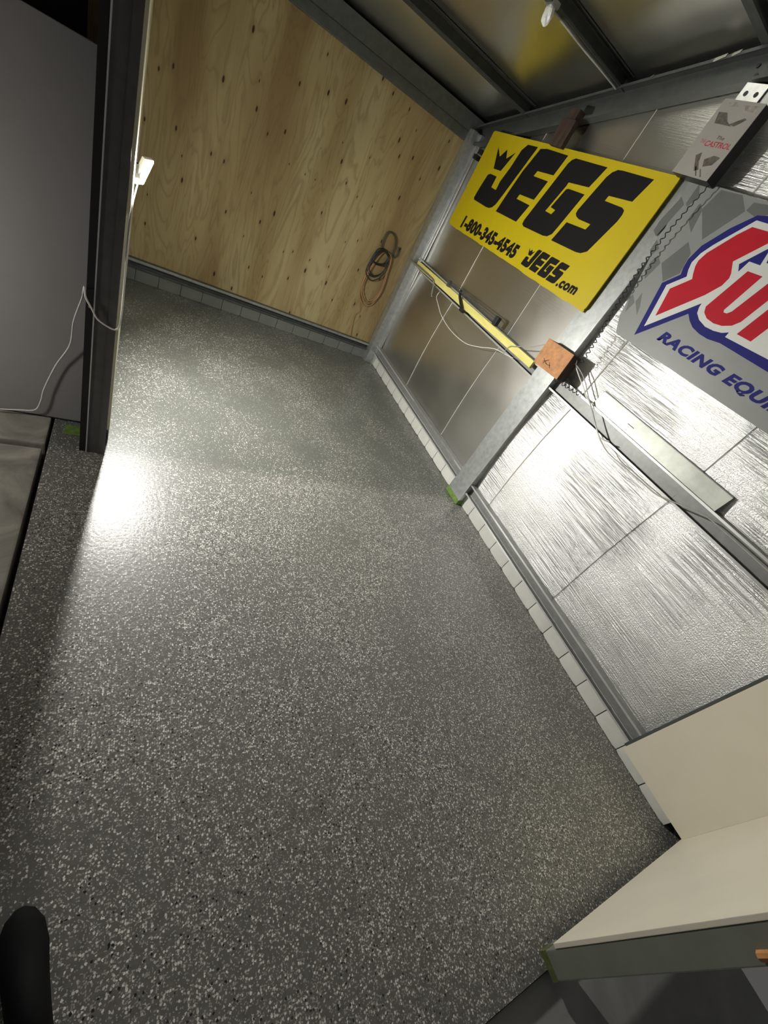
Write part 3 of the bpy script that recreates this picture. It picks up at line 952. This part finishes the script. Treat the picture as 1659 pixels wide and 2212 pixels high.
# white and grey cables by the box
tag(obj('cable', T([(-0.075, -2.585, 1.45), (-0.06, -2.60, 1.419), (-0.05, -2.66, 1.385), (-0.04, -2.732, 1.352), (-0.04, -2.80, 1.32), (-0.04, -2.872, 1.300), (-0.046, -3.0, 1.235), (-0.05, -3.08, 1.20), (-0.035, -3.147, 1.215)], 0.004), 'cable_white', None, True), 'white cable dropping from the rust brown box to the rail', 'cable')
tag(obj('cable', T([(-0.075, -2.588, 1.43), (-0.055, -2.66, 1.41), (-0.045, -2.735, 1.376), (-0.042, -2.82, 1.325), (-0.042, -2.881, 1.295), (-0.048, -3.023, 1.225), (-0.052, -3.12, 1.185), (-0.045, -3.21, 1.165), (-0.042, -3.332, 1.170), (-0.04, -3.477, 1.175), (-0.04, -3.584, 1.183), (-0.036, -3.703, 1.223), (-0.032, -3.812, 1.259), (-0.028, -3.92, 1.27), (-0.028, -4.5, 1.27)], 0.0035), 'cable_grey', None, True), 'pale cable sagging below and along the mid-height steel rail', 'cable')
tag(obj('cable', T([(-0.075, -2.325, 1.43), (-0.062, -2.257, 1.40), (-0.06, -2.153, 1.328), (-0.06, -2.018, 1.262), (-0.055, -1.962, 1.235), (-0.055, -1.945, 1.19), (-0.055, -1.955, 1.15)], 0.0028), 'cable_grey', None, True), 'thin grey wire from the rust brown box over the yellow strip', 'cable')
tag(obj('cable', T([(-0.045, -0.70, 1.165), (-0.05, -0.707, 1.11), (-0.05, -0.80, 1.07), (-0.05, -0.936, 1.022), (-0.05, -1.18, 0.99), (-0.05, -1.458, 1.005), (-0.05, -1.66, 1.07), (-0.05, -1.821, 1.140), (-0.05, -1.966, 1.168), (-0.04, -2.05, 1.185)], 0.0032), 'cable_white', None, True), 'white cable sagging under the yellow strip in the back bay', 'cable')

# yellow strip along the rail
bm = B(-0.044, -0.0205, -2.25, -0.06, 0, 0.056, bev=0.003)
for v in bm.verts:
    v.co.z += 1.186 + (v.co.y + 0.06) / -2.19 * 0.026
tag(obj('yellow_strip', bm, 'yellow_timber'), 'long pale yellow strip lying along the rail below the sign', 'strip')

# bar clamp on the yellow strip
s = thing('bar_clamp', 'thin dark metal clamp with black handle hung on the yellow strip', 'clamp', (-0.06, -1.2, 1.25))
obj('bar', T([(-0.064, -0.80, 1.298), (-0.064, -1.24, 1.318), (-0.064, -1.68, 1.334)], 0.004, 6), 'galv_dark', s)
obj('bar', T([(-0.064, -0.80, 1.278), (-0.064, -1.24, 1.298), (-0.064, -1.68, 1.314)], 0.004, 6), 'galv_dark', s)
obj('end_cap', B(-0.078, -0.046, -0.825, -0.795, 1.25, 1.305, bev=0.004), 'galv_dark', s)
obj('end_cap', B(-0.082, -0.046, -1.70, -1.655, 1.270, 1.342, bev=0.006), 'rubber_black', s)
obj('handle', T([(-0.055, -1.02, 1.30), (-0.06, -1.05, 1.262), (-0.065, -1.12, 1.225), (-0.062, -1.19, 1.19)], 0.012, 8), 'rubber_black', s)
obj('grip', B(-0.08, -0.05, -1.225, -1.165, 1.17, 1.20, bev=0.008), 'rubber_black', s)

# bent rod at the corner post
tag(obj('bent_rod', T([(-0.095, 0.02, 1.205), (-0.09, -0.10, 1.206), (-0.07, -0.30, 1.208), (-0.062, -0.46, 1.208), (-0.06, -0.53, 1.200), (-0.06, -0.58, 1.16), (-0.06, -0.62, 1.10), (-0.06, -0.64, 1.085)], 0.008, 8), 'galv', None, True), 'bent grey steel rod hooked by the corner post', 'rod')

# galvanised plate standing on the rail of the front bay
s = thing('galvanised_plate', 'long galvanised steel plate standing on the front bay rail', 'plate', (-0.03, -3.33, 1.305))
bm = B(-0.0040, -0.001, -3.828, -2.85, 0.0, 0.098)
for v in bm.verts:
    v.co.x += 0.0 + v.co.z * 0.2
    v.co.z += 1.305
obj('plate_sheet', bm, 'plate_galv', s)
bm = B(-0.006, 0.016, -3.828, -2.85, 1.402, 1.406)
for v in bm.verts:
    v.co.x += 0.017
obj('folded_edge', bm, 'galv_dark', s)
obj('slot', B(0.0035, 0.0065, -3.18, -3.13, 1.349, 1.353), 'post_black', s)

# cords hanging on the plywood
YC = 0.075
hz = [(-0.243, 1.251), (-0.229, 1.18), (-0.252, 1.143), (-0.29, 1.162), (-0.29, 1.225), (-0.314, 1.297), (-0.36, 1.331), (-0.411, 1.329), (-0.434, 1.293), (-0.436, 1.219), (-0.426, 1.169), (-0.435, 1.138)]
tag(obj('hose_hook', T([(x, YC + 0.005, z) for x, z in hz], 0.009), 'hose_green', None, True), 'dark green hose loop hooked on the plywood above the cord coil', 'hose')
s = thing('cord_coil', 'black cord coil hanging on the plywood near the corner', 'cord', (-0.4, YC, 1.15))
for i, (sc, dx, dz) in enumerate(((1.0, 0, 0), (0.9, 0.01, -0.012), (1.06, 0.004, -0.02))):
    ring = [(-0.488, 0.976), (-0.455, 1.143), (-0.364, 1.167), (-0.297, 1.096), (-0.305, 0.962), (-0.389, 0.885), (-0.465, 0.913)]
    cx, cz = -0.395, 1.15
    obj('loop', T([(cx + (x - cx) * sc + dx, YC - 0.004 * i, cz + (z - cz) * sc + dz) for x, z in ring], 0.0055, 6, True), 'cord_black', s, True)
for i in range(2):
    ring = [(-0.475, 1.052), (-0.412, 1.16), (-0.323, 1.142), (-0.336, 1.052), (-0.426, 1.022)]
    obj('loop', T([(x + 0.008 * i, YC - 0.014 - 0.004 * i, z - 0.01 * i) for x, z in ring], 0.0065, 6, True), 'cord_black', s, True)
s = thing('cord_coil', 'brown cord in long loops hanging below the black coil', 'cord', (-0.35, YC, 1.1))
ring = [(-0.40, 1.12), (-0.458, 0.916), (-0.464, 0.736), (-0.427, 0.642), (-0.341, 0.579), (-0.255, 0.627), (-0.218, 0.768), (-0.245, 0.986), (-0.27, 1.116), (-0.33, 1.16)]
for i, (sx, sz) in enumerate(((1, 1), (0.93, 0.95), (0.85, 0.9), (0.98, 0.93))):
    cx, cz = -0.345, 1.16
    obj('loop', T([(cx + (x - cx) * sx, YC + 0.006 - 0.003 * i, cz + (z - cz) * sz) for x, z in ring], 0.004, 6, True), 'cord_brown', s, True)
obj('tail', T([(-0.427, YC, 0.642), (-0.40, YC, 0.56), (-0.375, YC, 0.518), (-0.409, YC, 0.456), (-0.405, YC, 0.40), (-0.395, YC, 0.34), (-0.364, YC - 0.005, 0.21)], 0.003, 6), 'cord_brown', s, True)

# crumpled clamp and wire at the purlin
s = thing('cable_clamp', 'pale crumpled clamp fixed to the roof purlin at top of the picture', 'clamp', (-0.75, -1.4, 2.8))
bm = bmesh.new()
bmesh.ops.create_icosphere(bm, subdivisions=3, radius=0.5)
for v in bm.verts:
    v.co *= 1 + 0.35 * noise.noise(v.co * 3.0)
    v.co = Vector((-0.735 + v.co.x * 0.05, -1.40 + v.co.y * 0.07, 2.775 + v.co.z * 0.095))
obj('wrap', bm, 'plastic_white', s)
obj('strap', B(-0.76, -0.71, -1.432, -1.355, 2.803, 2.83), 'galv', s)
tag(obj('purlin_wire', T([(-0.72, -1.40, 2.80), (-0.55, -1.41, 2.795), (-0.42, -1.40, 2.797), (-0.25, -1.41, 2.796), (-0.1, -1.40, 2.80), (-0.03, -1.40, 2.80)], 0.006), 'cable_grey', None, True), 'grey wire running along the roof purlin above the yellow sign', 'cable')

# ================================================================== PHOTOGRAPHER (shoe in the bottom left corner)
pr = thing('person', 'person in black clothes and shoes at the bottom left corner', 'person', (-2.72, -4.75, 0))
joints = {
    'pelvis': ((-2.76, -4.84, 0.95), 0.15), 'waist': ((-2.755, -4.85, 1.10), 0.13), 'chest': ((-2.75, -4.86, 1.32), 0.15), 'neck0': ((-2.745, -4.85, 1.50), 0.07), 'neck1': ((-2.742, -4.83, 1.57), 0.055),
    'hipR': ((-2.68, -4.82, 0.90), 0.095), 'kneeR': ((-2.69, -4.68, 0.50), 0.062), 'ankR': ((-2.655, -4.60, 0.10), 0.042),
    'hipL': ((-2.85, -4.84, 0.90), 0.095), 'kneeL': ((-2.87, -4.82, 0.49), 0.062), 'ankL': ((-2.88, -4.88, 0.10), 0.042),
    'shR': ((-2.57, -4.87, 1.44), 0.062), 'elR': ((-2.50, -4.83, 1.20), 0.047), 'wrR': ((-2.54, -4.70, 1.42), 0.034),
    'shL': ((-2.93, -4.87, 1.44), 0.062), 'elL': ((-2.98, -4.82, 1.20), 0.047), 'wrL': ((-2.80, -4.70, 1.40), 0.034)}
edges = [('pelvis', 'waist'), ('waist', 'chest'), ('chest', 'neck0'), ('neck0', 'neck1'), ('pelvis', 'hipR'), ('hipR', 'kneeR'), ('kneeR', 'ankR'), ('pelvis', 'hipL'), ('hipL', 'kneeL'), ('kneeL', 'ankL'),
         ('chest', 'shR'), ('shR', 'elR'), ('elR', 'wrR'), ('chest', 'shL'), ('shL', 'elL'), ('elL', 'wrL')]
names = list(joints)
me = bpy.data.meshes.new('body')
me.from_pydata([joints[n][0] for n in names], [(names.index(a), names.index(b)) for a, b in edges], [])
bo = bpy.data.objects.new('body', me)
COL.objects.link(bo)
bo.parent = pr
bo.matrix_parent_inverse = Matrix.Translation(-pr.location)
sk = bo.modifiers.new('skin', 'SKIN')
for i, n_ in enumerate(names):
    r = joints[n_][1]
    me.skin_vertices[0].data[i].radius = (r, r)
me.skin_vertices[0].data[0].use_root = True
sk.use_smooth_shade = True
bo.modifiers.new('sub', 'SUBSURF').levels = 2
bo.modifiers['sub'].render_levels = 2
me.materials.append(MATS['cloth_black'])
# head
bm = bmesh.new()
bmesh.ops.create_uvsphere(bm, u_segments=24, v_segments=16, radius=1.0)
for v in bm.verts:
    co = v.co
    w = 0.075 * (1 - 0.22 * max(0, -co.z))
    y = co.y * 0.095
    if co.y > 0.75 and -0.35 < co.z < 0.15 and abs(co.x) < 0.3:
        y += 0.022 * (1 - abs(co.x) / 0.3)
    v.co = Vector((-2.74 + co.x * w, -4.82 + y, 1.675 + co.z * 0.115))
hd = obj('head', bm, 'skin', pr, True)
bm = bmesh.new()
bmesh.ops.create_uvsphere(bm, u_segments=20, v_segments=14, radius=1.0)
bmesh.ops.delete(bm, geom=[v for v in bm.verts if (v.co.y > 0.15 and v.co.z < 0.45) or v.co.z < -0.55], context='VERTS')
for v in bm.verts:
    v.co = Vector((-2.74 + v.co.x * 0.083, -4.822 + v.co.y * 0.103, 1.682 + v.co.z * 0.120))
obj('hair', bm, 'hair', hd, True).matrix_parent_inverse = Matrix()
for sx_ in (-1, 1):
    bm = bmesh.new()
    bmesh.ops.create_uvsphere(bm, u_segments=10, v_segments=8, radius=0.011, matrix=Matrix.Translation((-2.74 + sx_ * 0.028, -4.735, 1.685)))
    obj('eye', bm, 'hair', hd, True)
    bm = bmesh.new()
    bmesh.ops.create_uvsphere(bm, u_segments=10, v_segments=8, radius=1.0)
    for v in bm.verts:
        v.co = Vector((-2.74 + sx_ * 0.078 + v.co.x * 0.010, -4.812 + v.co.y * 0.018, 1.672 + v.co.z * 0.032))
    obj('ear', bm, 'skin', hd, True)
bm = B(-2.765, -2.715, -4.745, -4.735, 1.615, 1.625, bev=0.003)
obj('mouth', bm, 'print_red_dull', hd)
for (wx, wy, wz, sgn) in ((-2.54, -4.70, 1.42, 1), (-2.80, -4.70, 1.40, -1)):
    bm = bmesh.new()
    tube(bm, [(wx, wy, wz), (wx - 0.01 * sgn, wy + 0.02, wz + 0.04), (wx - 0.015 * sgn, wy + 0.03, wz + 0.085)], 0.032, 10)
    for k in range(4):
        bx_ = wx - 0.012 * sgn + (k - 1.5) * 0.017
        ln = (0.062, 0.074, 0.07, 0.055)[k]
        tube(bm, spline([(bx_, wy + 0.028, wz + 0.08), (bx_, wy + 0.034, wz + 0.08 + ln * 0.5), (bx_, wy + 0.022, wz + 0.08 + ln), (bx_, wy + 0.006, wz + 0.08 + ln * 1.1)], 4), 0.0085, 8)
    tube(bm, spline([(wx - 0.03 * sgn, wy + 0.02, wz + 0.03), (wx - 0.055 * sgn, wy + 0.015, wz + 0.06), (wx - 0.06 * sgn, wy + 0.005, wz + 0.09)], 4), 0.0095, 8)
    obj('hand', bm, 'skin', pr, True)


def shoe(hx, hy, tx, ty):
    h, t = Vector((hx, hy, 0)), Vector((tx, ty, 0))
    d = (t - h)
    ln = d.length
    d.normalize()
    sd = Vector((d.y, -d.x, 0))
    secs = [(-0.01, 0.030, 0.055), (0.03, 0.040, 0.095), (0.09, 0.041, 0.105), (0.15, 0.044, 0.085), (0.21, 0.050, 0.062), (0.26, 0.046, 0.05), (0.295, 0.030, 0.04), (0.31, 0.012, 0.028)]
    bm = bmesh.new()
    rings = []
    for s_, w, hh in secs:
        c_ = h + d * (s_ * ln / 0.30)
        ring = []
        for k in range(14):
            a = 2 * math.pi * k / 14
            z = hh / 2 + math.sin(a) * hh / 2
            ring.append(bm.verts.new(c_ + sd * math.cos(a) * w * (1.0 if z < hh * 0.6 else 0.85) + Vector((0, 0, max(0.001, z)))))
        rings.append(ring)
    for i in range(len(rings) - 1):
        for k in range(14):
            bm.faces.new((rings[i][k], rings[i][(k + 1) % 14], rings[i + 1][(k + 1) % 14], rings[i + 1][k]))
    bm.faces.new(rings[0])
    bm.faces.new(rings[-1])
    return obj('shoe', bm, 'shoe_black', pr, True)


shoe(-2.61, -4.62, -2.675, -4.34)
shoe(-2.88, -4.93, -2.91, -4.63)
